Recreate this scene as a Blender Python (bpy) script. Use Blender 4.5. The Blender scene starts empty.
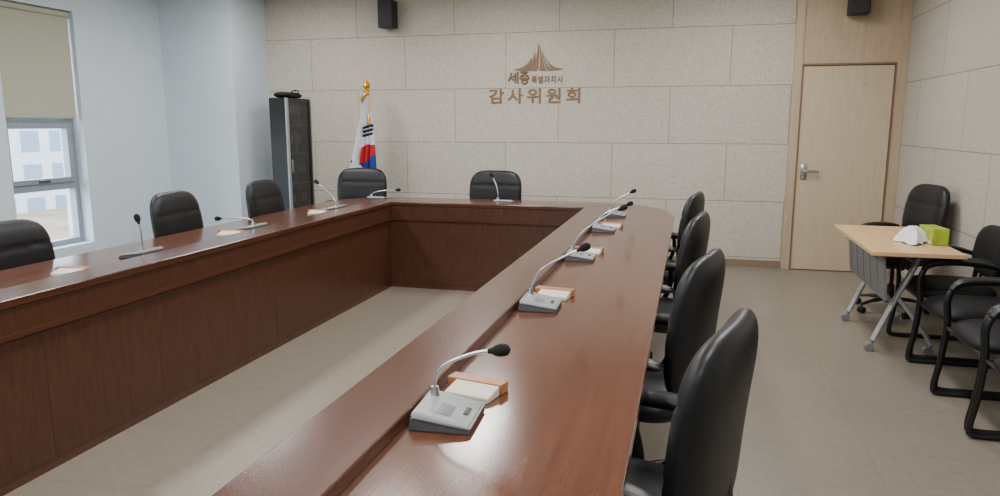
import bpy, bmesh, math, random
from mathutils import Vector, Matrix, Euler
random.seed(4)
SC = bpy.context.scene
COL = SC.collection
pi = math.pi

# ------------------------------------------------------------ materials
def new_mat(name):
    m = bpy.data.materials.new(name); m.use_nodes = True
    nt = m.node_tree
    b = nt.nodes["Principled BSDF"]
    return m, nt, b
def C(r, g, b):
    f = lambda c: ((c/255)/12.92 if c/255 <= 0.04045 else ((c/255+0.055)/1.055)**2.4)
    return (f(r), f(g), f(b), 1)
def coords(nt, scale=(1,1,1)):
    tc = nt.nodes.new('ShaderNodeTexCoord'); mp = nt.nodes.new('ShaderNodeMapping')
    mp.inputs['Scale'].default_value = scale
    nt.links.new(tc.outputs['Object'], mp.inputs['Vector'])
    return mp.outputs['Vector']
def plain(name, col, rough=0.5, metal=0.0, noise=0.06, nscale=30, bump=0.0, coat=0.0, spec=0.5):
    m, nt, b = new_mat(name)
    v = coords(nt)
    n = nt.nodes.new('ShaderNodeTexNoise'); n.inputs['Scale'].default_value = nscale; n.inputs['Detail'].default_value = 4
    nt.links.new(v, n.inputs['Vector'])
    r = nt.nodes.new('ShaderNodeValToRGB')
    r.color_ramp.elements[0].position = 0.3; r.color_ramp.elements[1].position = 0.7
    r.color_ramp.elements[0].color = tuple(c*(1-noise) for c in col[:3])+(1,)
    r.color_ramp.elements[1].color = tuple(min(1, c*(1+noise)) for c in col[:3])+(1,)
    nt.links.new(n.outputs['Fac'], r.inputs['Fac']); nt.links.new(r.outputs['Color'], b.inputs['Base Color'])
    b.inputs['Roughness'].default_value = rough; b.inputs['Metallic'].default_value = metal
    b.inputs['Coat Weight'].default_value = coat; b.inputs['Coat Roughness'].default_value = 0.15
    b.inputs['Specular IOR Level'].default_value = spec
    if bump:
        bp = nt.nodes.new('ShaderNodeBump'); bp.inputs['Strength'].default_value = bump; bp.inputs['Distance'].default_value = 0.003
        nt.links.new(n.outputs['Fac'], bp.inputs['Height']); nt.links.new(bp.outputs['Normal'], b.inputs['Normal'])
    return m
def wood(name, c1, c2, stretch, rough=0.3, coat=0.0, scale=1.0, spec=0.5):
    m, nt, b = new_mat(name)
    v = coords(nt, stretch)
    n = nt.nodes.new('ShaderNodeTexNoise'); n.inputs['Scale'].default_value = 6*scale; n.inputs['Detail'].default_value = 7
    n.inputs['Roughness'].default_value = 0.65; n.inputs['Distortion'].default_value = 0.2
    nt.links.new(v, n.inputs['Vector'])
    r = nt.nodes.new('ShaderNodeValToRGB')
    r.color_ramp.elements[0].position = 0.27; r.color_ramp.elements[1].position = 0.73
    r.color_ramp.elements[0].color = c1; r.color_ramp.elements[1].color = c2
    nt.links.new(n.outputs['Fac'], r.inputs['Fac']); nt.links.new(r.outputs['Color'], b.inputs['Base Color'])
    b.inputs['Roughness'].default_value = rough; b.inputs['Coat Weight'].default_value = coat
    b.inputs['Coat Roughness'].default_value = 0.12
    b.inputs['Specular IOR Level'].default_value = spec
    return m
def brickwall(name, axis, off, c1, c2, mortar, bw=1.2, rh=0.6, msize=0.005, zoff=-0.1, offset=0.5, rough=0.9, fine=55, bump=0.6, spec=0.2, var=0.95):
    m, nt, b = new_mat(name)
    tc = nt.nodes.new('ShaderNodeTexCoord'); sp = nt.nodes.new('ShaderNodeSeparateXYZ'); cb = nt.nodes.new('ShaderNodeCombineXYZ')
    nt.links.new(tc.outputs['Object'], sp.inputs[0])
    def addc(sock, val):
        a = nt.nodes.new('ShaderNodeMath'); a.operation = 'ADD'; a.inputs[1].default_value = val
        nt.links.new(sock, a.inputs[0]); return a.outputs[0]
    nt.links.new(addc(sp.outputs[axis[0]], off), cb.inputs[0])
    nt.links.new(addc(sp.outputs[axis[1]], zoff), cb.inputs[1])
    br = nt.nodes.new('ShaderNodeTexBrick'); br.offset = offset; br.offset_frequency = 2
    br.inputs['Scale'].default_value = 1; br.inputs['Mortar Size'].default_value = msize
    br.inputs['Mortar Smooth'].default_value = 0.1
    br.inputs['Brick Width'].default_value = bw; br.inputs['Row Height'].default_value = rh
    br.inputs['Color1'].default_value = (1,1,1,1); br.inputs['Color2'].default_value = (var,var,var,1)
    nt.links.new(cb.outputs[0], br.inputs['Vector'])
    n = nt.nodes.new('ShaderNodeTexNoise'); n.inputs['Scale'].default_value = fine; n.inputs['Detail'].default_value = 6
    n.inputs['Roughness'].default_value = 0.75; n.inputs['Distortion'].default_value = 1.0
    nt.links.new(tc.outputs['Object'], n.inputs['Vector'])
    r = nt.nodes.new('ShaderNodeValToRGB')
    r.color_ramp.elements[0].position = 0.36; r.color_ramp.elements[1].position = 0.6
    r.color_ramp.elements[0].color = c1; r.color_ramp.elements[1].color = c2
    nt.links.new(n.outputs['Fac'], r.inputs['Fac'])
    mu = nt.nodes.new('ShaderNodeMix'); mu.data_type = 'RGBA'; mu.blend_type = 'MULTIPLY'; mu.inputs[0].default_value = 1
    nt.links.new(r.outputs['Color'], mu.inputs[6]); nt.links.new(br.outputs['Color'], mu.inputs[7])
    mx = nt.nodes.new('ShaderNodeMix'); mx.data_type = 'RGBA'
    nt.links.new(br.outputs['Fac'], mx.inputs[0]); nt.links.new(mu.outputs[2], mx.inputs[6]); mx.inputs[7].default_value = mortar
    nt.links.new(mx.outputs[2], b.inputs['Base Color'])
    b.inputs['Roughness'].default_value = rough; b.inputs['Specular IOR Level'].default_value = spec
    if bump:
        bp = nt.nodes.new('ShaderNodeBump'); bp.inputs['Strength'].default_value = bump; bp.inputs['Distance'].default_value = 0.004
        nt.links.new(n.outputs['Fac'], bp.inputs['Height']); nt.links.new(bp.outputs['Normal'], b.inputs['Normal'])
    return m

M = {}
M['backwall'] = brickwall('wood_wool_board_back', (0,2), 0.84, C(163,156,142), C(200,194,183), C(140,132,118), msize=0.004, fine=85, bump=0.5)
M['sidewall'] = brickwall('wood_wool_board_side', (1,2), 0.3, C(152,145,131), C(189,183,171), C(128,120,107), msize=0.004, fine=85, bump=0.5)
M['floor'] = brickwall('floor_tile', (0,1), 0.35, C(120,112,100), C(130,122,109), C(111,103,91), bw=0.6, rh=0.6, msize=0.002, zoff=0.1, offset=0.0, rough=0.36, fine=25, bump=0.03, spec=0.5, var=0.98)
M['paint'] = plain('pale_blue_paint', C(194,206,215), 0.8, noise=0.015, nscale=3)  # cool window daylight put into the wall colour as a slight blue tint
M['ceil'] = plain('ceiling_paint', C(225,225,222), 0.9, noise=0.02)
M['doorwood'] = wood('light_door_wood', C(180,161,136), C(196,178,154), (4,4,0.35), 0.45, scale=1.6)
M['doorframe'] = wood('light_frame_wood', C(168,147,121), C(184,164,139), (4,4,0.4), 0.45, scale=1.6)
M['doorline'] = plain('door_gap', C(120,94,74), 0.6)
M['base'] = plain('baseboard_brown', C(128,110,92), 0.5)
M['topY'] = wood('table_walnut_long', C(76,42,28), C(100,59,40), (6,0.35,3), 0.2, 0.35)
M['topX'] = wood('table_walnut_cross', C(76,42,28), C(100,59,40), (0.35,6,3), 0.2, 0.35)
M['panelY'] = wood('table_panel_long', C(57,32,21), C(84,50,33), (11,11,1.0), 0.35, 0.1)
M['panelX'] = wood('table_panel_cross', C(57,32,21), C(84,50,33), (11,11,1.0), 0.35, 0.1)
M['ledgeY'] = wood('table_ledge_long', C(66,36,24), C(86,51,35), (6,0.35,5), 0.22, 0.3)
M['ledgeX'] = wood('table_ledge_cross', C(66,36,24), C(86,51,35), (0.35,6,5), 0.22, 0.3)
M['joint'] = plain('joint_shadow_brown', C(50,28,20), 0.6)  # plain dark brown for the thin joints between table panels
M['leather'] = plain('black_leather', C(19,20,23), 0.42, noise=0.12, nscale=120, bump=0.2, spec=0.35)
M['plastic'] = plain('black_plastic', C(18,18,20), 0.42)
M['mesh'] = plain('black_vinyl', C(20,20,22), 0.6, nscale=200, bump=0.3, spec=0.3)
M['chrome'] = plain('brushed_steel', C(190,192,195), 0.28, 1.0)
M['silver'] = plain('silver_plastic', C(160,162,163), 0.38, 0.35)
M['darkgrey'] = plain('dark_grey_plastic', C(60,62,64), 0.45)
M['foam'] = plain('black_foam', C(16,16,18), 0.95, nscale=300, bump=0.6)
M['greymetal'] = plain('grey_coated_metal', C(118,121,124), 0.42, 0.15)
M['legsilver'] = plain('silver_painted_steel', C(175,177,180), 0.4, 0.3)
M['alu'] = plain('window_aluminium', C(140,148,156), 0.45, 0.2)
M['blind'] = plain('blind_fabric', C(168,168,150), 0.9, nscale=80)
M['beech'] = wood('beech_laminate', C(190,154,108), C(206,172,128), (5,0.5,5), 0.4)
M['oak'] = wood('orange_oak', C(150,100,62), C(176,123,83), (0.8,6,6), 0.4)
M['white'] = plain('white_card', C(205,199,187), 0.6, noise=0.02)
M['lime'] = plain('lime_print_card', C(150,168,48), 0.55, noise=0.35, nscale=14)
M['tissue'] = plain('white_tissue', C(226,226,226), 0.9, noise=0.02)
M['bronze'] = plain('bronze_letter', C(122,92,64), 0.5, 0.15)
M['flagw'] = plain('flag_white', C(218,222,228), 0.75, noise=0.02)
M['flagr'] = plain('flag_red', C(185,38,50), 0.75)
M['flagb'] = plain('flag_blue', C(32,62,150), 0.75)
M['flagk'] = plain('flag_black', C(20,20,24), 0.75)
M['gold'] = plain('polished_gold', C(212,165,60), 0.35, 0.8)
M['cab'] = plain('cabinet_light_frame', C(160,165,170), 0.4, 0.3)
M['cabdark'] = plain('cabinet_dark', C(26,28,32), 0.4)
M['bindA'] = plain('binder_dark_blue', C(60,70,95), 0.5)
M['bindB'] = plain('binder_black', C(36,38,42), 0.5)
M['bindC'] = plain('binder_grey', C(140,142,146), 0.5)
M['sp'] = plain('speaker_black', C(28,26,28), 0.6)
M['grille'] = plain('speaker_cloth', C(40,38,40), 0.7, nscale=300, bump=0.5)
M['facade'] = brickwall('facade_panels', (1,2), 0, C(100,116,132), C(112,128,143), C(160,165,170), bw=2.2, rh=2.2, msize=0.42, zoff=0.7, offset=0.0, fine=2, bump=0)
M['ground'] = plain('dry_lawn', C(122,105,88), 0.95, nscale=0.5, noise=0.25)

def glass_mat(name, tint, gloss=0.12):
    m = bpy.data.materials.new(name); m.use_nodes = True; nt = m.node_tree
    nt.nodes.remove(nt.nodes['Principled BSDF'])
    out = nt.nodes['Material Output']
    t = nt.nodes.new('ShaderNodeBsdfTransparent'); t.inputs[0].default_value = tint
    g = nt.nodes.new('ShaderNodeBsdfGlossy'); g.inputs['Roughness'].default_value = 0.03
    mx = nt.nodes.new('ShaderNodeMixShader'); mx.inputs[0].default_value = gloss
    nt.links.new(t.outputs[0], mx.inputs[1]); nt.links.new(g.outputs[0], mx.inputs[2]); nt.links.new(mx.outputs[0], out.inputs['Surface'])
    return m
M['glass'] = glass_mat('window_glass', (0.90,0.94,0.96,1), 0.06)
M['cabglass'] = glass_mat('smoked_glass', (0.50,0.53,0.58,1), 0.12)

# ------------------------------------------------------------ mesh helpers
def finish(name, bm, mats, parent=None, smooth=35, loc=None, rot=None):
    me = bpy.data.meshes.new(name)
    bmesh.ops.recalc_face_normals(bm, faces=bm.faces[:])
    bm.to_mesh(me); bm.free()
    if smooth is not None:
        for p in me.polygons: p.use_smooth = True
        me.set_sharp_from_angle(angle=math.radians(smooth))
    if not isinstance(mats, (list, tuple)): mats = [mats]
    for m in mats: me.materials.append(m)
    ob = bpy.data.objects.new(name, me); COL.objects.link(ob)
    if parent: ob.parent = parent
    if loc: ob.location = loc
    if rot: ob.rotation_euler = rot
    return ob
def empty(name, loc=(0,0,0), rotz=0, label=None, category=None, group=None):
    e = bpy.data.objects.new(name, None); e.empty_display_size = 0.1
    COL.objects.link(e); e.location = loc; e.rotation_euler = (0,0,rotz)
    tag(e, label, category, group); return e
def tag(o, label=None, category=None, group=None, kind=None):
    if label: o['label'] = label
    if category: o['category'] = category
    if group: o['group'] = group
    if kind: o['kind'] = kind
    return o
def add_box(bm, x0, x1, y0, y1, z0, z1, bev=0.0, seg=2, mtx=None, mi=0):
    r = bmesh.ops.create_cube(bm, size=1)
    vs = r['verts']
    for v in vs:
        v.co = Vector(((x0+x1)/2+v.co.x*(x1-x0), (y0+y1)/2+v.co.y*(y1-y0), (z0+z1)/2+v.co.z*(z1-z0)))
    fs = set(f for v in vs for f in v.link_faces)
    if bev > 0:
        es = list(set(e for v in vs for e in v.link_edges))
        rr = bmesh.ops.bevel(bm, geom=es, offset=bev, segments=seg, profile=0.5, affect='EDGES')
        fs = set(rr['faces']) | set(f for f in fs if f.is_valid)
        vs = list(set(v for f in fs for v in f.verts))
    if mtx is not None:
        for v in vs: v.co = mtx @ v.co
    for f in fs: f.material_index = mi
    return vs
def box(name, x0, x1, y0, y1, z0, z1, mat, parent=None, bev=0.0, seg=2, rotm=None):
    bm = bmesh.new(); add_box(bm, x0, x1, y0, y1, z0, z1, bev, seg, rotm)
    return finish(name, bm, mat, parent, smooth=20)
def boxes(name, lst, mat, parent=None, bev=0.0):
    bm = bmesh.new()
    for b in lst: add_box(bm, *b, bev=bev)
    return finish(name, bm, mat, parent, smooth=20)
def smooth_pts(pts, n=6, closed=False):
    P = [Vector(p) for p in pts]; out = []
    L = len(P); rng = L if closed else L-1
    for i in range(rng):
        if closed: p0,p1,p2,p3 = P[(i-1)%L],P[i],P[(i+1)%L],P[(i+2)%L]
        else: p0,p1,p2,p3 = P[max(i-1,0)],P[i],P[i+1],P[min(i+2,L-1)]
        for k in range(n):
            t = k/n
            out.append(0.5*((2*p1)+(-p0+p2)*t+(2*p0-5*p1+4*p2-p3)*t*t+(-p0+3*p1-3*p2+p3)*t**3))
    if not closed: out.append(P[-1])
    return out
def add_tube(bm, pts, r, seg=10, closed=False, flat=1.0, mi=0):
    P = [Vector(p) for p in pts]; L = len(P)
    rad = r if isinstance(r, (list, tuple)) else [r]*L
    rings = []; up = None
    for i in range(L):
        if closed: t = (P[(i+1)%L]-P[(i-1)%L])
        else: t = P[min(i+1,L-1)]-P[max(i-1,0)]
        t.normalize()
        if up is None:
            up = Vector((0,0,1)) if abs(t.z) < 0.9 else Vector((1,0,0))
        n = (up - t*up.dot(t))
        if n.length < 1e-5: n = t.orthogonal()
        n.normalize(); up = n; b = t.cross(n)
        rings.append([bm.verts.new(P[i]+(n*math.cos(a)*flat+b*math.sin(a))*rad[i]) for a in [2*pi*k/seg for k in range(seg)]])
    rng = L if closed else L-1
    for i in range(rng):
        a, b2 = rings[i], rings[(i+1)%L]
        for k in range(seg):
            f = bm.faces.new((a[k], a[(k+1)%seg], b2[(k+1)%seg], b2[k])); f.material_index = mi
    if not closed:
        f = bm.faces.new(rings[0][::-1]); f.material_index = mi
        f = bm.faces.new(rings[-1]); f.material_index = mi
def tube(name, pts, r, mat, parent=None, seg=10, closed=False, flat=1.0):
    bm = bmesh.new(); add_tube(bm, pts, r, seg, closed, flat)
    return finish(name, bm, mat, parent, smooth=50)
def add_cyl(bm, p0, p1, r, seg=20, r2=None):
    add_tube(bm, [p0, p1], [r, r if r2 is None else r2], seg)
def lathe(name, prof, mat, parent=None, seg=24):
    bm = bmesh.new(); rings = []
    for (r, z) in prof:
        rings.append([bm.verts.new((max(r,1e-4)*math.cos(2*pi*k/seg), max(r,1e-4)*math.sin(2*pi*k/seg), z)) for k in range(seg)])
    for a, b in zip(rings[:-1], rings[1:]):
        for k in range(seg): bm.faces.new((a[k], a[(k+1)%seg], b[(k+1)%seg], b[k]))
    bm.faces.new(rings[0][::-1]); bm.faces.new(rings[-1])
    return finish(name, bm, mat, parent, smooth=40)
def pillow(name, fn, mat, parent, n=22, ex=4.0, k=4.0, grooves=None):
    bm = bmesh.new()
    S = [math.sin(pi/2*(-1+2*i/n)) for i in range(n+1)]
    def cell(u, v, s):
        rs = max(abs(u), abs(v)); d = (abs(u)**ex+abs(v)**ex)**(1/ex)
        f = rs/d if d > 1e-6 else 1
        x, y = u*f, v*f
        th = math.sqrt(max(0, 1-rs**k))
        if grooves: th *= grooves(x, y, s)
        return fn(x, y, th*s)
    front, back = {}, {}
    for i in range(n+1):
        for j in range(n+1):
            front[i,j] = bm.verts.new(cell(S[i], S[j], 1))
            if i in (0,n) or j in (0,n): back[i,j] = front[i,j]
            else: back[i,j] = bm.verts.new(cell(S[i], S[j], -1))
    for i in range(n):
        for j in range(n):
            bm.faces.new((front[i,j], front[i+1,j], front[i+1,j+1], front[i,j+1]))
            q = (back[i,j], back[i,j+1], back[i+1,j+1], back[i+1,j])
            bm.faces.new(q)
    return finish(name, bm, mat, parent, smooth=60)
def poly_prism(name, pts, z0, z1, mat, parent=None, bev=0.004):
    bm = bmesh.new()
    lo = [bm.verts.new((x,y,z0)) for x,y in pts]; hi = [bm.verts.new((x,y,z1)) for x,y in pts]
    bm.faces.new(lo[::-1]); top = bm.faces.new(hi)
    n = len(pts)
    for i in range(n): bm.faces.new((lo[i], lo[(i+1)%n], hi[(i+1)%n], hi[i]))
    bmesh.ops.recalc_face_normals(bm, faces=bm.faces[:])
    if bev:
        es = [e for e in bm.edges if all(abs(v.co.z-z1) < 1e-6 for v in e.verts) or all(abs(v.co.z-z0) < 1e-6 for v in e.verts)]
        bmesh.ops.bevel(bm, geom=es, offset=bev, segments=3, profile=0.5, affect='EDGES')
    return finish(name, bm, mat, parent, smooth=None)
def dup(root, loc=None, rotz=None, label=None, group=None):
    def rec(o, par):
        c = o.copy(); COL.objects.link(c)
        if par is not None: c.parent = par
        for ch in list(o.children):
            if ch.name in KIDS[o.name]: rec(ch, c)
        return c
    KIDS = {}
    def collect(o):
        KIDS[o.name] = [c.name for c in o.children]
        for c in o.children: collect(c)
    collect(root)
    c = rec(root, None)
    if loc is not None: c.location = loc
    if rotz is not None: c.rotation_euler = (0,0,rotz)
    if label: c['label'] = label
    if group: c['group'] = group
    return c

# ------------------------------------------------------------ room shell
XL, XR, YB, YF, H = -5.96, 2.0, 8.03, -2.6, 3.0
def struct(o): o['kind'] = 'structure'; return o
struct(box('floor', XL-0.3, XR+0.3, YF-0.2, YB+0.2, -0.1, 0, M['floor']))
struct(box('ceiling', XL-0.3, XR+0.3, YF-0.2, YB+0.2, H, H+0.1, M['ceil']))
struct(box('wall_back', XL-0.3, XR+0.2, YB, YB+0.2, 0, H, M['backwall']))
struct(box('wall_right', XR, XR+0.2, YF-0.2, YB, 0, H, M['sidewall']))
struct(box('wall_front', XL-0.3, XR+0.2, YF-0.2, YF, 0, H, M['paint']))
wins = [(5.24,6.10),(3.72,4.86),(2.2,3.34),(0.68,1.82),(-0.84,0.3)]
ZS, ZT = 0.30, 2.6
bl = [(XL-0.3, XL, YF, YB, 0, ZS), (XL-0.3, XL, YF, YB, ZT, H)]
ys = YB
for (a, b) in wins:
    bl.append((XL-0.3, XL, b, ys, ZS, ZT)); ys = a
bl.append((XL-0.3, XL, YF, ys, ZS, ZT))
struct(boxes('wall_left', bl, M['paint']))
struct(box('wall_corner', XL, -5.03, 7.32, YB, 0, H, M['paint']))
struct(box('baseboard_back', -5.03, 0.96, YB-0.014, YB, 0, 0.075, M['base'], bev=0.002))
struct(box('baseboard_right', XR-0.014, XR, YF, YB-0.07, 0, 0.075, M['base'], bev=0.002))
struct(box('baseboard_left', XL, XL+0.012, YF, 7.32, 0, 0.075, M['base'], bev=0.002))

# windows
for i, (a, b) in enumerate(wins):
    w = bpy.data.objects.new('window_%d' % (i+1), None); COL.objects.link(w); w.location = (XL-0.16, (a+b)/2, 0); struct(w)
    hw = (b-a)/2; f = 0.055
    boxes('window_frame', [(-0.04,0.04,-hw,-hw+f,ZS,ZT),(-0.04,0.04,hw-f,hw,ZS,ZT),(-0.04,0.04,-hw+f,hw-f,ZS,ZS+f),
        (-0.04,0.04,-hw+f,hw-f,ZT-f,ZT),(-0.04,0.04,-hw+f,hw-f,1.51,1.58),(-0.04,0.04,-hw+f,hw-f,0.86,0.93)], M['alu'], w, bev=0.003)
    boxes('window_sash', [(-0.02,0.055,-hw+f,-hw+f+0.05,0.93,1.51),(-0.02,0.055,hw-f-0.05,hw-f,0.93,1.51),
        (-0.02,0.055,-hw+f+0.05,hw-f-0.05,0.93,0.98),(-0.02,0.055,-hw+f+0.05,hw-f-0.05,1.46,1.51)], M['alu'], w, bev=0.003)
    box('window_handle', 0.055, 0.075, -0.06, 0.06, 0.945, 0.965, M['darkgrey'], w, bev=0.004)
    boxes('window_pane', [(-0.004,0.004,-hw+f,hw-f,ZS+f,0.86),(-0.004,0.004,-hw+f+0.05,hw-f-0.05,0.98,1.46),(-0.004,0.004,-hw+f,hw-f,1.58,ZT-f)], M['glass'], w)
    bz = 1.585
    rb = empty('roller_blind', (XL-0.06, (a+b)/2, 0), 0, 'olive beige fabric roller blind pulled halfway down a window', 'blind', 'roller blinds on the windows')
    bm = bmesh.new(); add_box(bm, -0.0015, 0.0015, -hw+0.015, hw-0.015, bz, ZT-0.05)
    finish('blind_fabric', bm, M['blind'], rb)
    box('bottom_bar', -0.008, 0.008, -hw+0.015, hw-0.015, bz-0.02, bz+0.008, M['blind'], rb, bev=0.004)
    bm = bmesh.new(); add_cyl(bm, (0,-hw+0.01,ZT-0.035), (0,hw-0.01,ZT-0.035), 0.03)
    finish('roller_tube', bm, M['blind'], rb)

# door set in a wood surround
def door():
    d = bpy.data.objects.new('door_1', None); COL.objects.link(d); d.location = (0, YB, 0); struct(d)
    boxes('door_frame', [(0.965,1.045,-0.06,0,0,H),(1.905,2.0,-0.06,0,0,H)], M['doorframe'], d, bev=0.003)
    box('transom_panel', 1.045, 1.905, -0.045, 0, 2.10, H, M['doorframe'], d, bev=0.002)
    boxes('door_gap', [(1.045,1.905,-0.016,0,0,2.10)], M['doorline'], d)
    boxes('door_casing', [(1.045,1.057,-0.065,-0.016,0,2.10),(1.893,1.905,-0.065,-0.016,0,2.10),(1.057,1.893,-0.065,-0.016,2.082,2.10)], M['doorline'], d)
    leaf = box('door_leaf', 1.061, 1.889, -0.05, -0.016, 0.008, 2.076, M['doorwood'], d, bev=0.002)
    bm = bmesh.new()
    add_cyl(bm, (1.125,-0.05,1.03), (1.125,-0.058,1.03), 0.03)
    add_cyl(bm, (1.125,-0.058,1.03), (1.125,-0.1,1.03), 0.012)
    add_tube(bm, smooth_pts([(1.115,-0.1,1.03),(1.16,-0.102,1.032),(1.21,-0.1,1.03),(1.26,-0.098,1.024)],5), 0.013, 12)
    finish('door_handle', bm, M['chrome'], leaf)
    bm = bmesh.new(); add_box(bm, 1.095, 1.155, -0.056, -0.05, 0.94, 1.10, bev=0.004); add_cyl(bm, (1.125,-0.05,0.965), (1.125,-0.064,0.965), 0.012)
    finish('door_lock_plate', bm, M['chrome'], leaf)
    bm = bmesh.new(); add_cyl(bm, (1.63,-0.05,1.90), (1.63,-0.056,1.90), 0.018)
    finish('round_sticker', bm, M['doorframe'], leaf)
door()

# ------------------------------------------------------------ outside
tag(box('neighbouring_building', -52, -42, -10, 90, -5, 9, M['facade']), 'pale office building facade with rows of windows outside', 'building')
struct(box('ground', -120, -8, -60, 140, -5.0, -4.2, M['ground']))

# ------------------------------------------------------------ conference table
XI_R, XO_R = -0.86, -0.105
XI_L, XO_L = -2.64, -3.36
YI, YO, YN = 6.13, 6.86, -0.5
ZTOP, ZL = 0.770, 0.803
LW = 0.21
tbl = empty('conference_table', (0,0,0), 0, 'large dark red-brown wooden conference table arranged in a ring', 'table')
g = 0.0001
def arc(cx, cy, r, a0, a1, n=20):
    return [(cx+r*math.cos(math.radians(a0+(a1-a0)*i/n)), cy+r*math.sin(math.radians(a0+(a1-a0)*i/n))) for i in range(n+1)]
Z0 = ZTOP-0.035
js = [YN, 2.28]
for a, b in zip(js[:-1], js[1:]):
    poly_prism('tabletop', [(XI_R+0.03,a+g),(XO_R,a+g),(XO_R,b-g),(XI_R+0.03,b-g)], Z0, ZTOP, M['topY'], tbl, 0.001)
    poly_prism('tabletop', [(XO_L,a+g),(XI_L-0.03,a+g),(XI_L-0.03,b-g),(XO_L,b-g)], Z0, ZTOP, M['topY'], tbl, 0.001)
# far corner pieces with an elliptical rounded outer corner
def ell(cx, cy, rx, ry, a0, a1, n=24):
    return [(cx+rx*math.cos(math.radians(a0+(a1-a0)*i/n)), cy+ry*math.sin(math.radians(a0+(a1-a0)*i/n))) for i in range(n+1)]
rx_, ry_ = 0.68, 1.05
poly_prism('tabletop', [(XI_R+0.03,js[-1]+g),(XO_R,js[-1]+g)]+ell(XO_R-rx_,YO-ry_,rx_,ry_,0,90)+[(XI_R+0.03,YO)], Z0, ZTOP, M['topY'], tbl, 0.001)
poly_prism('tabletop', [(XO_L,js[-1]+g),(XI_L-0.03,js[-1]+g),(XI_L-0.03,YO)]+ell(XO_L+0.62,YO-0.62,0.62,0.62,90,180), Z0, ZTOP, M['topY'], tbl, 0.001)
xm = (XI_R+XI_L)/2
poly_prism('tabletop', [(XI_L-0.03+g,YI+0.03),(xm-g,YI+0.03),(xm-g,YO),(XI_L-0.03+g,YO)], Z0, ZTOP, M['topX'], tbl, 0.001)
poly_prism('tabletop', [(xm+g,YI+0.03),(XI_R+0.03-g,YI+0.03),(XI_R+0.03-g,YO),(xm+g,YO)], Z0, ZTOP, M['topX'], tbl, 0.001)
def ledge(name, pts, mat):
    poly_prism(name, pts, ZL-0.034, ZL, mat, tbl, 0.006)
ledge('raised_ledge', [(XI_R,YN),(XI_R+LW,YN),(XI_R+LW,YI+LW),(XI_R,YI)], M['ledgeY'])
ledge('raised_ledge', [(XI_L-LW,YN),(XI_L,YN),(XI_L,YI),(XI_L-LW,YI+LW)], M['ledgeY'])
ledge('raised_ledge', [(XI_L,YI),(XI_R,YI),(XI_R+LW,YI+LW),(XI_L-LW,YI+LW)], M['ledgeX'])
def fascia(side):
    if side == 'R': f = lambda o, z0, z1, th: (XI_R+o, XI_R+o+th, YN, YI+o, z0, z1)
    if side == 'L': f = lambda o, z0, z1, th: (XI_L-o-th, XI_L-o, YN, YI+o, z0, z1)
    if side == 'B': f = lambda o, z0, z1, th: (XI_L-o-th, XI_R+o+th, YI+o, YI+o+th, z0, z1)
    return f
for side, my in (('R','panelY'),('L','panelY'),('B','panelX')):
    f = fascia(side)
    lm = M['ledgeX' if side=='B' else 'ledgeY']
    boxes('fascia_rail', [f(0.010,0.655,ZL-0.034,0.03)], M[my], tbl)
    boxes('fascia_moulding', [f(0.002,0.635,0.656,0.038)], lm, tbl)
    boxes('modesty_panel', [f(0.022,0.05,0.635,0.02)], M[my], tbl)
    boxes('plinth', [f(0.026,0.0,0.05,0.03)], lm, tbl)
for y in (0.6, 2.4, 4.2):
    box('panel_joint', XI_L-0.024, XI_L-0.0215, y-0.001, y+0.001, 0.05, 0.635, M['joint'], tbl)
for i, y in enumerate((YN+0.05, 0.9, 2.28, 3.38, 4.68)):
    box('support_panel', XI_R+0.08, XO_R-0.28, y-0.013, y+0.013, 0, Z0, M['panelX'], tbl, bev=0.002)
    box('support_panel', XO_L+0.28, XI_L-0.08, y-0.013, y+0.013, 0, Z0, M['panelX'], tbl, bev=0.002)
for x in (XI_L+0.25, xm+0.45, XI_R-0.25):
    box('support_panel', x-0.013, x+0.013, YI+0.08, YO-0.25, 0, Z0, M['panelY'], tbl, bev=0.002)

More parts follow.
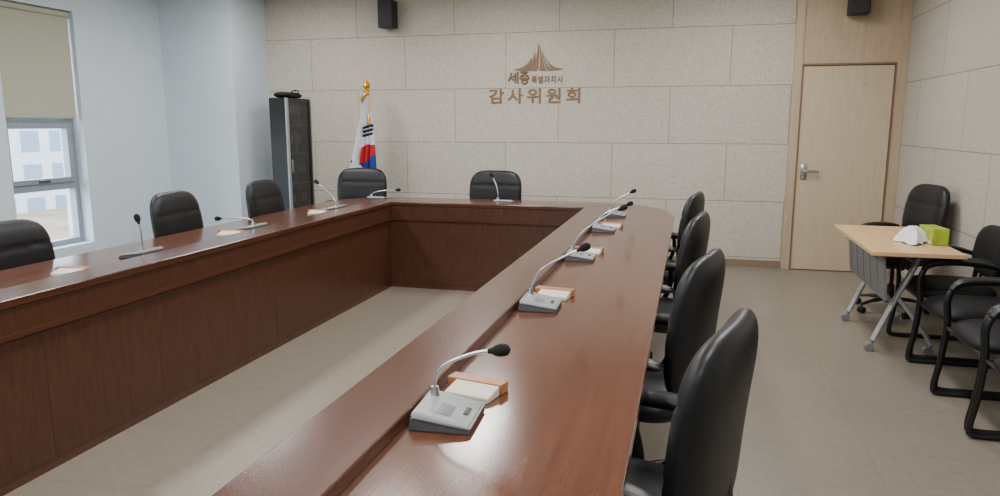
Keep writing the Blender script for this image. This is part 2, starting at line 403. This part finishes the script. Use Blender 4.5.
# ------------------------------------------------------------ office chair (faces +Y)
def office_chair(loc, rotz, label, group):
    e = empty('office_chair', loc, rotz, label, 'chair', group)
    def seatf(x, y, t):
        z = 0.445 + 0.05*t + (0.02*(x*x) if t > 0 else 0) - (0.035*max(0,y-0.55)**2*5)
        return Vector((0.26*x*(1-0.06*(y<0)*abs(y)), 0.02+0.24*y, z))
    pillow('seat', seatf, M['leather'], e, 18, 5, 5)
    def backf(x, y, t):
        z = 0.755 + 0.275*y
        w = 0.280*(1.0 - 0.12*max(0,-y)**1.5 - 0.03*max(0,y)**3)
        lean = -0.235 - 0.045*(z-0.5) + 0.014*math.cos((z-0.64)*6)
        wrap = 0.03*x*x
        return Vector((w*x, lean+wrap+0.058*t*(1.0 if t > 0 else 0.85), z))
    def gr(x, y, s):
        if s < 0: return 1
        return (1-0.14*math.exp(-((y-0.45)/0.04)**2))*(1-0.08*math.exp(-((y+0.25)/0.04)**2))
    pillow('backrest', backf, M['leather'], e, 40, 4.2, 5, gr)
    bm = bmesh.new()
    add_tube(bm, smooth_pts([(0,-0.1,0.395),(0,-0.22,0.398),(0,-0.268,0.44),(0,-0.268,0.55),(0,-0.258,0.68)],5), 0.028, 10, flat=0.45)
    finish('back_support', bm, M['plastic'], e)
    for s in (-1, 1):
        bm = bmesh.new()
        add_tube(bm, smooth_pts([(s*0.17,0.06,0.395),(s*0.275,0.07,0.40),(s*0.300,0.07,0.47),(s*0.300,0.10,0.60),(s*0.300,0.09,0.655)],6), 0.02, 10, flat=0.7)
        add_tube(bm, smooth_pts([(s*0.300,-0.06,0.655),(s*0.300,-0.065,0.57),(s*0.297,-0.03,0.47),(s*0.28,0.04,0.40)],6), 0.015, 8)
        arm = finish('armrest', bm, M['plastic'], e)
        pillow('arm_pad', lambda x, y, t, s=s: Vector((s*0.300+0.038*x, -0.02+0.165*y, 0.668+0.024*t-0.012*y*y)), M['plastic'], arm, 12, 3, 3)
    box('seat_mechanism', -0.1, 0.1, -0.12, 0.1, 0.365, 0.405, M['plastic'], e, bev=0.012)
    lathe('gas_column', [(0.028,0.09),(0.028,0.22),(0.016,0.225),(0.016,0.37)], M['plastic'], e)
    lathe('hub', [(0.03,0.07),(0.045,0.075),(0.045,0.12),(0.032,0.13)], M['plastic'], e)
    for k in range(5):
        a = 2*pi*k/5+pi/2+0.3
        c, s = math.cos(a), math.sin(a)
        tube('leg', smooth_pts([(0.03*c,0.03*s,0.105),(0.15*c,0.15*s,0.098),(0.27*c,0.27*s,0.075)],4), [0.026]*5+[0.02]*3+[0.016], M['plastic'], e, 8, flat=0.6)
        bm = bmesh.new()
        p = Vector((0.27*c,0.27*s,0.026)); tt = Vector((-s,c,0))
        add_cyl(bm, p+tt*0.006, p+tt*0.024, 0.0255, 16); add_cyl(bm, p-tt*0.006, p-tt*0.024, 0.0255, 16)
        add_cyl(bm, p-tt*0.008, p+tt*0.008, 0.008, 8)
        add_cyl(bm, p+Vector((0,0,0.0)), p+Vector((0,0,0.055)), 0.008, 8)
        finish('caster', bm, M['plastic'], e)
    return e
grp = 'swivel chairs around the conference table'
oc = office_chair((-0.13,1.87,0), math.radians(75), 'black leather swivel chair, angled, close beside the table', grp)
for (x, y, r) in ((-0.17,2.82,77),(-0.19,4.05,82),(-0.20,5.3,82)):
    dup(oc, (x,y,0), math.radians(r), 'black leather swivel chair tucked at the table side with silver microphones')
lc = dup(oc, (-3.33,3.07,0), math.radians(-86), 'black leather swivel chair tucked at the table on the window side'); lc.scale = (1,1,0.955)
for (x, y, r) in ((-3.32,4.40,-84),(-3.31,5.50,-86)):
    dup(oc, (x,y,0), math.radians(r), 'black leather swivel chair tucked at the table on the window side')
dup(oc, (-3.46,7.10,0), math.radians(188), 'black leather swivel chair beside the flag at the table corner')
dup(oc, (-1.95,7.03,0), math.radians(180), 'black leather swivel chair at the head of the table')
dup(oc, (1.62,6.36,0), math.radians(103), 'black swivel chair parked by the wall next to folding table', 'spare chairs by the wall')

# ------------------------------------------------------------ microphones (face +Y = the user)
def microphone(loc, rotz, neck, label, mirror=1, cable=False, sc=1.15):
    e = empty('conference_microphone', loc, rotz, label, 'microphone', 'gooseneck microphones on the table')
    m = mirror
    def wedge(bm, x0, x1, y0, y1, zb, zr, zf):
        vs = [bm.verts.new(p) for p in ((x0,y0,zb),(x1,y0,zb),(x1,y1,zb),(x0,y1,zb),(x0+.006,y0+.004,zr),(x1-.006,y0+.004,zr),(x1-.004,y1-.004,zf),(x0+.004,y1-.004,zf))]
        for f in ((3,2,1,0),(4,5,6,7),(0,1,5,4),(1,2,6,5),(2,3,7,6),(3,0,4,7)): bm.faces.new([vs[i] for i in f])
    bm = bmesh.new(); wedge(bm, -0.082,0.082,-0.07,0.07,0.0,0.030,0.010)
    bmesh.ops.bevel(bm, geom=bm.edges[:], offset=0.003, segments=2, affect='EDGES')
    base = finish('microphone_base', bm, M['darkgrey'], e, smooth=20)
    base.scale = (sc, sc, 1.0)
    bm = bmesh.new(); wedge(bm, -0.080,0.080,-0.066,0.072,0.0125,0.046,0.0175)
    for v in bm.verts:
        if v.co.z < 0.013: v.co.z = 0.031 if v.co.y < 0 else 0.011
    bmesh.ops.bevel(bm, geom=bm.edges[:], offset=0.004, segments=2, affect='EDGES')
    finish('top_plate', bm, M['silver'], base, smooth=20)
    th = math.atan2(-(0.046-0.0175), 0.13)
    def onp(y): return 0.046+(y+0.062)*(0.0175-0.046)/0.13
    R_ = Matrix.Rotation(th, 4, 'X')
    def plate(name, cx, cy, w, d, h, mat):
        bm = bmesh.new(); add_box(bm, -w/2, w/2, -d/2, d/2, -0.001, h, bev=0.0012)
        for v in bm.verts: v.co = R_ @ v.co + Vector((cx, cy, onp(cy)))
        finish(name, bm, mat, base)
    plate('talk_button', 0.0, 0.045, 0.04, 0.012, 0.003, M['darkgrey'])
    plate('speaker_vent', 0.02, 0.0, 0.06, 0.035, 0.0012, M['greymetal'])
    rx, ry = -0.045*m, -0.045
    bm = bmesh.new(); add_cyl(bm, (rx,ry,0.036), (rx,ry,0.064), 0.012, 16, 0.009)
    finish('neck_socket', bm, M['chrome'], base)
    rx *= sc; ry *= sc
    pts = smooth_pts([(rx,ry,0.055)]+[(rx+p[0]*m, ry+p[1], p[2]) for p in neck], 8)
    tube('gooseneck', pts, 0.0045, M['chrome'], e, 8)
    d = (pts[-1]-pts[-5]).normalized(); q = pts[-1]
    hp = [q-d*0.012, q-d*0.011, q, q+d*0.006, q+d*0.02, q+d*0.036, q+d*0.044, q+d*0.048]
    tube('microphone_head', hp, [0.004,0.0065,0.0075,0.013,0.0165,0.0155,0.010,0.002], M['foam'], e, 14)
    if cable:
        bm = bmesh.new()
        add_tube(bm, smooth_pts([(0.03,-0.076,0.008),(0.06,-0.088,0.008),(0.13,-0.07,0.006),(0.18,-0.02,0.003),(0.14,0.03,0.003)],6), 0.003, 6)
        finish('cable', bm, M['foam'], e)
    return e
zt = ZTOP+0.0005
ML = 'silver gooseneck microphone with black foam head on the table'
N1 = [(0.0,0.005,0.09),(0.0,0.03,0.125),(-0.01,0.10,0.155),(-0.01,0.15,0.165)]
N2 = [(0.0,0.01,0.09),(0.01,0.05,0.15),(0.01,0.15,0.21),(0.01,0.20,0.235)]
N3 = [(0.0,0.01,0.08),(0.0,0.06,0.15),(-0.05,0.18,0.23),(-0.07,0.25,0.265)]
microphone((-0.562,1.63,zt), math.radians(-87), N1, ML, sc=1.1)
microphone((-0.565,2.80,zt), math.radians(-88), N2, ML, sc=1.1)
microphone((-0.565,3.90,zt), math.radians(-88), N3, ML, sc=1.1)
microphone((-0.565,5.00,zt), math.radians(-89), [(0.0,0.01,0.08),(0.0,0.06,0.12),(0.0,0.15,0.16),(0.0,0.2,0.18)], ML, sc=1.1)
microphone((-0.565,5.85,zt), math.radians(-89), [(0.0,0.01,0.09),(0.0,0.05,0.13),(0.0,0.12,0.17),(0.0,0.16,0.19)], ML, sc=1.1)
ML2 = 'gooseneck microphone on the window side of the table'
microphone((-2.965,3.36,zt), math.radians(90), [(0.0,0.0,0.12),(0.0,0.005,0.17),(0.0,0.012,0.20)], ML2, cable=True)
microphone((-2.965,4.42,zt), math.radians(90), [(0.0,0.02,0.08),(0.0,0.1,0.09),(0.0,0.26,0.08)], ML2, cable=True)
microphone((-2.965,5.64,zt), math.radians(90), [(0.0,0.01,0.09),(0.02,0.07,0.15),(0.05,0.19,0.23)], ML2, cable=True)
microphone((-1.66,6.50,zt), math.radians(0), [(0.0,0.0,0.10),(-0.02,0.01,0.18),(-0.06,0.03,0.25)], 'gooseneck microphone at the head of the table')
microphone((-2.93,6.50,zt), math.radians(0), [(0.03,0.0,0.08),(0.12,0.0,0.10),(0.26,0.0,0.11)], 'gooseneck microphone bent low at the table corner')

# ------------------------------------------------------------ name plates
def nameplate(loc, rotz, label):
    e = empty('desk_nameplate', loc, rotz, label, 'nameplate', 'wooden nameplates on the table')
    box('wooden_base', -0.085, 0.085, 0.0, 0.045, 0, 0.03, M['oak'], e, bev=0.003)
    bm = bmesh.new()
    vs = [bm.verts.new(p) for p in ((-0.055,-0.07,0),(0.08,-0.07,0),(0.08,-0.0002,0),(-0.055,-0.0002,0),(-0.055,-0.07,0.014),(0.08,-0.07,0.014),(0.08,-0.0002,0.027),(-0.055,-0.0002,0.027))]
    for f in ((3,2,1,0),(4,5,6,7),(0,1,5,4),(1,2,6,5),(2,3,7,6),(3,0,4,7)): bm.faces.new([vs[i] for i in f])
    bmesh.ops.bevel(bm, geom=bm.edges[:], offset=0.002, segments=2, affect='EDGES')
    finish('white_card_block', bm, M['white'], e, smooth=20)
    return e
NL = 'orange wooden nameplate block with white card beside microphone'
np0 = nameplate((-0.555,1.83,zt), math.radians(-12), NL)
for (x, y, r) in ((-0.55,3.00,-8),(-0.55,4.10,-5),(-0.54,5.19,-5),(-2.955,2.86,8),(-2.965,4.17,5),(-2.98,5.38,5)):
    dup(np0, (x,y,zt), math.radians(r))

# ------------------------------------------------------------ folding table
ft = empty('folding_table', (1.385,5.52,0), 0, 'folding training table, beech top on grey wheeled legs', 'table')
hx, hy = 0.265, 0.64
box('tabletop', -hx, hx, -hy, hy, 0.692, 0.72, M['beech'], ft, bev=0.004)
for y in (-0.36, 0.42):
    bm = bmesh.new()
    add_tube(bm, smooth_pts([(0.09,y,0.665),(0.04,y,0.54),(-0.03,y,0.38),(-0.11,y,0.18),(-0.15,y,0.075)],6), 0.024, 12, flat=0.75)
    add_tube(bm, smooth_pts([(-0.03,y,0.38),(0.06,y,0.27),(0.15,y,0.15),(0.2,y,0.07)],6), 0.020, 12, flat=0.75)
    leg = finish('leg_frame', bm, M['legsilver'], ft)
    box('top_bracket', -0.21, 0.21, y-0.03, y+0.03, 0.645, 0.6915, M['greymetal'], leg, bev=0.006)
    for x in (-0.15, 0.2):
        bm = bmesh.new()
        add_cyl(bm, (x-0.02,y-0.026,0.028), (x-0.02,y+0.026,0.028), 0.027, 18)
        add_tube(bm, [(x-0.02,y,0.03),(x-0.005,y,0.055),(x,y,0.085)], 0.013, 8)
        finish('caster', bm, M['greymetal'], leg)
bm = bmesh.new()
mt = Matrix.Translation((-0.175,0.0,0.688)) @ Matrix.Rotation(math.radians(-6), 4, 'Y')
add_box(bm, -0.009, 0.009, -0.56, 0.50, -0.30, 0.0, bev=0.004, mtx=mt)
for yy in (-0.40, -0.20, 0.0, 0.20, 0.40):
    add_box(bm, -0.012, -0.008, yy-0.004, yy+0.004, -0.28, -0.03, mtx=mt)
finish('modesty_panel', bm, M['greymetal'], ft, smooth=20)
bm = bmesh.new(); add_cyl(bm, (0.06,-0.36,0.62), (0.06,0.42,0.62), 0.016)
finish('cross_bar', bm, M['greymetal'], ft)

# tissue box
tb = empty('tissue_box', (1.585,5.33,0.7205), math.radians(6), 'lime green and white tissue box with tissues pulled out', 'tissue box')
box('carton', -0.05, 0.05, -0.11, 0.11, 0, 0.11, M['lime'], tb, bev=0.002)
box('carton_label', -0.052, -0.0499, -0.105, 0.03, 0.005, 0.03, M['white'], tb)
tp = bmesh.new()
ns, nr = 28, 9
rings = []
for j in range(nr+1):
    r = j/nr
    ring = []
    for i in range(ns):
        a = 2*pi*i/ns
        rr = (0.02+0.085*r)*(1+0.28*math.sin(3*a+1)+0.16*math.sin(7*a+2*r))
        z = 0.10*(1-r)**0.8 + 0.014*(1+math.sin(5*a+3*r))*(1-abs(r-0.5)) + 0.003
        ring.append(tp.verts.new((-0.135+rr*math.cos(a)*0.8, -0.01+rr*math.sin(a), z)))
    rings.append(ring)
for a_, b_ in zip(rings[:-1], rings[1:]):
    for i in range(ns): tp.faces.new((a_[i], a_[(i+1)%ns], b_[(i+1)%ns], b_[i]))
tp.faces.new(rings[0])
finish('tissue', tp, M['tissue'], tb, smooth=70)

# ------------------------------------------------------------ guest chairs (face +Y)
def guest_chair(loc, rotz, label):
    e = empty('guest_armchair', loc, rotz, label, 'chair', 'black armchairs along the wall')
    pillow('seat', lambda x, y, t: Vector((0.248*x, 0.01+0.238*y, 0.435+0.048*t-0.02*max(0,y)**3)), M['mesh'], e, 16, 5, 5)
    def bf(x, y, t):
        z = 0.68+0.17*y
        return Vector((0.24*x*(1-0.08*max(0,y)**2), -0.215-0.12*(z-0.5)+0.03*x*x+0.028*t, z))
    pillow('backrest', bf, M['mesh'], e, 20, 3.4, 5)
    for s in (-1, 1):
        x = s*0.268
        lp = [(x,-0.24,0.60),(x,-0.12,0.645),(x,0.08,0.655),(x,0.2,0.63),(x,0.245,0.55),(x,0.235,0.40),(x,0.25,0.20),(x,0.27,0.05),
              (x,0.24,0.017),(x,0.1,0.016),(x,-0.12,0.016),(x,-0.24,0.02),(x,-0.275,0.06),(x,-0.25,0.25),(x,-0.235,0.45)]
        fr = tube('side_frame', smooth_pts(lp, 5, True), 0.0155, M['plastic'], e, 10, True)
        pts = smooth_pts([(x,-0.17,0.640),(x,-0.08,0.660),(x,0.08,0.665),(x,0.19,0.648),(x,0.235,0.60)],5)
        tube('arm_pad', pts, [0.012]+[0.024]*(len(pts)-2)+[0.012], M['plastic'], fr, 10, flat=0.6)
    for y in (0.23, -0.235):
        bm = bmesh.new(); add_cyl(bm, (-0.265,y,0.395), (0.265,y,0.395), 0.012, 10)
        finish('cross_bar', bm, M['plastic'], e)
    for s in (-1,1):
        bm = bmesh.new(); add_tube(bm, smooth_pts([(s*0.2,-0.23,0.395),(s*0.2,-0.25,0.5),(s*0.19,-0.262,0.62),(s*0.18,-0.268,0.74)],4), 0.011, 8)
        finish('back_upright', bm, M['plastic'], e)
    return e
gc = guest_chair((1.70,5.30,0), math.radians(90), 'black armchair with metal frame beside the folding table')
for (x, y) in ((1.665,4.68), (1.64,4.09), (1.63,3.50)):
    dup(gc, (x,y,0), math.radians(90), 'black armchair with metal frame standing against the wall')

# ------------------------------------------------------------ wall sign
sg = empty('wall_sign', (0, YB, 0), 0, 'bronze raised emblem and Korean lettering mounted on wall', 'sign')
def text_mesh(body, name, x0, x1, z0, z1, spacing=1.0, bold=0.02):
    cu = bpy.data.curves.new(name, 'FONT'); cu.body = body; cu.size = 1; cu.space_character = spacing
    cu.extrude = 0.04; cu.offset = bold; cu.resolution_u = 6
    o = bpy.data.objects.new(name, cu); COL.objects.link(o)
    dg = bpy.context.evaluated_depsgraph_get()
    me = bpy.data.meshes.new_from_object(o.evaluated_get(dg))
    bpy.data.objects.remove(o)
    xs = [v.co.x for v in me.vertices]; ysv = [v.co.y for v in me.vertices]
    sx = (x1-x0)/(max(xs)-min(xs)); sz = (z1-z0)/(max(ysv)-min(ysv)); mx, my = min(xs), min(ysv)
    for v in me.vertices:
        v.co = Vector((x0+(v.co.x-mx)*sx, -0.005-v.co.z*0.1, z0+(v.co.y-my)*sz))
    me.materials.clear(); me.materials.append(M['bronze'])
    ob = bpy.data.objects.new(name, me); COL.objects.link(ob); ob.parent = sg
    return ob
text_mesh('감사위원회', 'lettering', -2.235, -1.20, 1.733, 1.897, 1.35, 0.016)
def strokes(lst, ox, oz, s, r):
    bm = bmesh.new()
    for pts in lst:
        closed = pts[0] == 'o'
        P = pts[1:] if closed else pts
        PP = smooth_pts([(ox+p[0]*s, -0.006, oz+p[1]*s) for p in P], 5, closed)
        add_tube(bm, PP, r, 8, closed, 1.0)
    return finish('brush_lettering', bm, M['bronze'], sg, smooth=60)
strokes([[(0.28,0.98),(0.22,0.6),(0.0,0.28)],[(0.24,0.66),(0.36,0.45),(0.5,0.32)],[(0.42,0.66),(0.62,0.66)],[(0.64,0.95),(0.64,0.12)],[(0.86,1.05),(0.86,0.0)]], -2.01, 1.948, 0.125, 0.010)
strokes([[(0.1,0.98),(0.8,0.98)],[(0.45,0.96),(0.36,0.76),(0.08,0.62)],[(0.48,0.84),(0.62,0.72),(0.84,0.62)],[(0.45,0.6),(0.45,0.46)],[(0.0,0.45),(0.92,0.45)],
   ['o',(0.46,0.34),(0.66,0.25),(0.66,0.08),(0.46,0.0),(0.26,0.08),(0.26,0.25)]], -1.882, 1.948, 0.125, 0.010)
text_mesh('특별자치시', 'lettering', -1.745, -1.40, 1.95, 2.032, 1.08, 0.008)
bm = bmesh.new()
def blade(A, B):
    def qb(P, n=14):
        p0, c, p1 = P
        return [((1-t)**2*p0[0]+2*t*(1-t)*c[0]+t*t*p1[0], (1-t)**2*p0[1]+2*t*(1-t)*c[1]+t*t*p1[1]) for t in [i/n for i in range(n+1)]]
    a, b = qb(A), qb(B)
    lo = [[bm.verts.new((x, -0.001, z)) for x, z in L] for L in (a, b)]
    hi = [[bm.verts.new((x, -0.014, z)) for x, z in L] for L in (a, b)]
    n = len(a)-1
    for i in range(n):
        for q in ((lo[0][i],lo[0][i+1],lo[1][i+1],lo[1][i]), (hi[0][i],hi[1][i],hi[1][i+1],hi[0][i+1]),
                  (lo[0][i],hi[0][i],hi[0][i+1],lo[0][i+1]), (lo[1][i],lo[1][i+1],hi[1][i+1],hi[1][i])):
            bm.faces.new(q)
    bm.faces.new((lo[0][0],lo[1][0],hi[1][0],hi[0][0])); bm.faces.new((lo[0][n],hi[0][n],hi[1][n],lo[1][n]))
# spread wings: broad separate feathers fanning out flat to both sides under a central peak
blade([(-0.300,0.015),(-0.14,0.03),(-0.085,0.150)], [(-0.215,0.0),(-0.11,0.0),(-0.078,0.120)])
blade([(-0.195,0.0),(-0.085,0.02),(-0.045,0.215)], [(-0.125,0.0),(-0.050,0.01),(-0.036,0.165)])
blade([(-0.105,0.0),(-0.020,0.06),(0.000,0.315)], [(-0.015,0.0),(0.012,0.10),(0.008,0.26)])
blade([(0.010,0.0),(0.035,0.09),(0.020,0.300)], [(0.100,0.0),(0.065,0.06),(0.028,0.25)])
blade([(0.122,0.0),(0.075,0.05),(0.058,0.215)], [(0.192,0.0),(0.100,0.03),(0.066,0.165)])
blade([(0.212,0.0),(0.125,0.02),(0.098,0.150)], [(0.300,0.015),(0.155,0.03),(0.106,0.125)])
em = finish('emblem', bm, M['bronze'], sg, smooth=None)
em.location = (-1.67, 0, 2.09)
em.scale = (0.92,1,0.9)

# ------------------------------------------------------------ speakers
def speaker(loc, rz, label):
    e = empty('wall_speaker', loc, rz, label, 'speaker', 'black wall speakers')
    box('speaker_cabinet', -0.09, 0.09, -0.11, 0.05, -0.15, 0.15, M['sp'], e, bev=0.008)
    box('speaker_grille', -0.08, 0.08, -0.116, -0.1095, -0.14, 0.14, M['grille'], e, bev=0.003)
    box('wall_bracket', -0.03, 0.03, 0.05, 0.09, -0.05, 0.05, M['sp'], e, bev=0.003)
    return e
s0 = speaker((-3.39, YB-0.091, 2.73), 0, 'small black box speaker mounted high on the panelled wall')
dup(s0, (1.50, YB-0.136, 2.69), 0, 'small black box speaker mounted above the door')

# ------------------------------------------------------------ cabinet
cb = empty('glass_cabinet', (-4.58, 7.735, 0), 0, 'dark narrow cabinet with smoked glass door, grey frame', 'cabinet')
hxx, hyy, hc = 0.11, 0.265, 1.80
for s in (-1, 1):
    box('side_panel', -hxx, hxx-0.021, s*(hyy-0.009)-0.009, s*(hyy-0.009)+0.009, 0, hc, M['cabdark'], cb)
box('back_panel', -hxx, -hxx+0.01, -hyy+0.018, hyy-0.018, 0.06, hc-0.02, M['cabdark'], cb)
box('top_panel', -hxx, hxx-0.021, -hyy+0.018, hyy-0.018, hc-0.02, hc, M['cabdark'], cb)
box('bottom_panel', -hxx, hxx-0.021, -hyy+0.018, hyy-0.018, 0, 0.06, M['cabdark'], cb)
for z in (0.45,0.8,1.15,1.48):
    box('shelf', -hxx+0.01, hxx-0.03, -hyy+0.018, hyy-0.018, z, z+0.015, M['cab'], cb)
dr = box('cabinet_door', hxx-0.02, hxx, -hyy, -hyy+0.045, 0.02, hc, M['cab'], cb, bev=0.002)
boxes('door_frame_edge', [(hxx-0.02,hxx,hyy-0.03,hyy,0.02,hc),(hxx-0.02,hxx,-hyy+0.0451,hyy-0.03,hc-0.03,hc),(hxx-0.02,hxx,-hyy+0.0451,hyy-0.03,0.02,0.06)], M['cabdark'], dr)
box('door_glass', hxx-0.013, hxx-0.009, -hyy+0.045, hyy-0.02, 0.06, hc-0.03, M['cabglass'], dr)
box('door_handle', hxx, hxx+0.015, -hyy+0.06, -hyy+0.072, 0.95, 1.1, M['chrome'], dr, bev=0.003)
protos = [('bindA','dark blue office ring binder on a cabinet shelf'),('bindB','black office ring binder on a cabinet shelf'),('bindC','grey office ring binder on a cabinet shelf')]
made = {}
for z in (0.4655, 0.8155, 1.1655, 1.4955):
    for j in range(7):
        if random.random() < 0.3: continue
        y = 7.735-hyy+0.052+j*0.066
        key, lab = protos[random.choice((0,1,1,2,2))]
        if key not in made:
            e = empty('ring_binder', (-4.59,y,z), 0, lab, 'binder', 'ring binders in the cabinet')
            box('binder_cover', -0.075, 0.06, -0.025, 0.025, 0, 0.25, M[key], e, bev=0.003)
            box('spine_label', 0.06, 0.0615, -0.018, 0.018, 0.12, 0.22, M['white'], e)
            made[key] = e
        else:
            dup(made[key], (-4.59,y,z), 0)
bag = empty('document_bag', (-4.58, 7.70, hc+0.001), 0, 'black soft bag lying on top of the cabinet', 'bag')
pillow('bag_body', lambda x, y, t: Vector((0.10*x, 0.2*y, 0.036+0.034*t+0.002*math.sin(5*y))), M['mesh'], bag, 14, 4, 5)
tube('bag_handle', smooth_pts([(0.08,-0.08,0.05),(0.105,-0.05,0.085),(0.105,0.05,0.085),(0.08,0.08,0.05)],5), 0.007, M['mesh'], bag, 8)

# ------------------------------------------------------------ flag
fl = empty('national_flag', (-3.56, 7.66, 0), 0, 'white South Korean flag draped on a gold-topped pole', 'flag')
lathe('flag_stand', [(0.13,0.0),(0.13,0.02),(0.06,0.05),(0.03,0.09),(0.022,0.14)], M['gold'], fl)
bm = bmesh.new(); add_cyl(bm, (0,0,0.1), (0.0,0,1.86), 0.013)
finish('flag_pole', bm, M['gold'], fl)
lathe('finial', [(0.014,1.85),(0.035,1.862),(0.035,1.875),(0.016,1.885),(0.03,1.90),(0.042,1.93),(0.03,1.96),(0.010,1.985),(0.001,2.0)], M['gold'], fl)
bm = bmesh.new(); NS, NT = 120, 100; gv = {}
for j in range(NT+1):
    t_ = j/NT; z = 1.85-1.15*t_
    W = 0.085+0.27*min(1,(t_/0.85))**1.0
    xr = 0.04+0.06*math.sin(min(1,t_/0.7)*pi*0.5)
    for i in range(NS+1):
        s_ = i/NS
        a = s_*pi*2*5.0
        amp = (0.016+0.055*t_)*(0.6+0.4*math.sin(2.3*s_+1))
        x = xr - W*s_ + 0.012*math.sin(a*2+1)*t_
        y = -0.024-amp + amp*math.cos(a+0.8*math.sin(3*t_)) - 0.03*math.sin(pi*s_)*t_
        gv[i,j] = bm.verts.new((x, y, z + 0.10*s_*t_ - 0.05*s_*(1-t_)))
for i in range(NS):
    for j in range(NT):
        f = bm.faces.new((gv[i,j], gv[i+1,j], gv[i+1,j+1], gv[i,j+1]))
        c = f.calc_center_median(); x, z = c.x, c.z
        mi = 0
        if -0.03 < x < 0.085 and any(zz-0.015 < z-0.25*x < zz+0.015 for zz in (1.38,1.425,1.47)): mi = 3
        dx, dz = (x-0.05)/0.115, (z-1.13)/0.155
        if dx*dx+dz*dz < 1:
            mi = 1 if dz > -0.1+0.35*math.sin(dx*2.6) else 2
        if x < -0.165 and any(lo < z-0.5*x-0.1 < lo+0.032 for lo in (1.06,1.11,1.16)): mi = 3
        f.material_index = mi
finish('flag_cloth', bm, [M['flagw'], M['flagr'], M['flagb'], M['flagk']], fl, smooth=80)
tube('gold_cord', smooth_pts([(0.02,-0.01,1.86),(0.05,-0.045,1.80),(0.055,-0.055,1.68),(0.047,-0.065,1.60)],6), 0.009, M['gold'], fl, 8)
lathe('gold_tassel', [(0.006,1.62),(0.016,1.60),(0.021,1.57),(0.023,1.52),(0.001,1.518)], M['gold'], fl, 12).location = (0.047,-0.07,0)
tube('gold_fringe', smooth_pts([(0.045,-0.04,1.85),(0.0,-0.065,1.825),(-0.045,-0.055,1.76)],6), 0.018, M['gold'], fl, 8)

# ------------------------------------------------------------ lights
def area(name, loc, sx, sy, power, col=(1,0.985,0.965)):
    l = bpy.data.lights.new(name, 'AREA'); l.shape = 'RECTANGLE'; l.size = sx; l.size_y = sy; l.energy = power; l.color = col
    o = bpy.data.objects.new(name, l); COL.objects.link(o); o.location = loc
    return o
for y in (-0.8, 1.6, 4.0, 6.4):
    for x in (-4.2, -1.9, 0.5):
        area('ceiling_lamp', (x, y, H-0.02), 0.35, 1.2, 48)
w = bpy.data.worlds.new('sky'); SC.world = w; w.use_nodes = True
bg = w.node_tree.nodes['Background']; bg.inputs[0].default_value = (0.84,0.91,1.0,1); bg.inputs[1].default_value = 15.0

# ------------------------------------------------------------ camera
cam = bpy.data.cameras.new('camera'); co = bpy.data.objects.new('camera', cam); COL.objects.link(co)
cam.sensor_width = 36; cam.sensor_fit = 'HORIZONTAL'; cam.lens = 26.0; cam.clip_start = 0.05; cam.clip_end = 500
co.location = (0,0,1.5); co.rotation_euler = (math.radians(80.3), 0, math.radians(14.7))
SC.camera = co
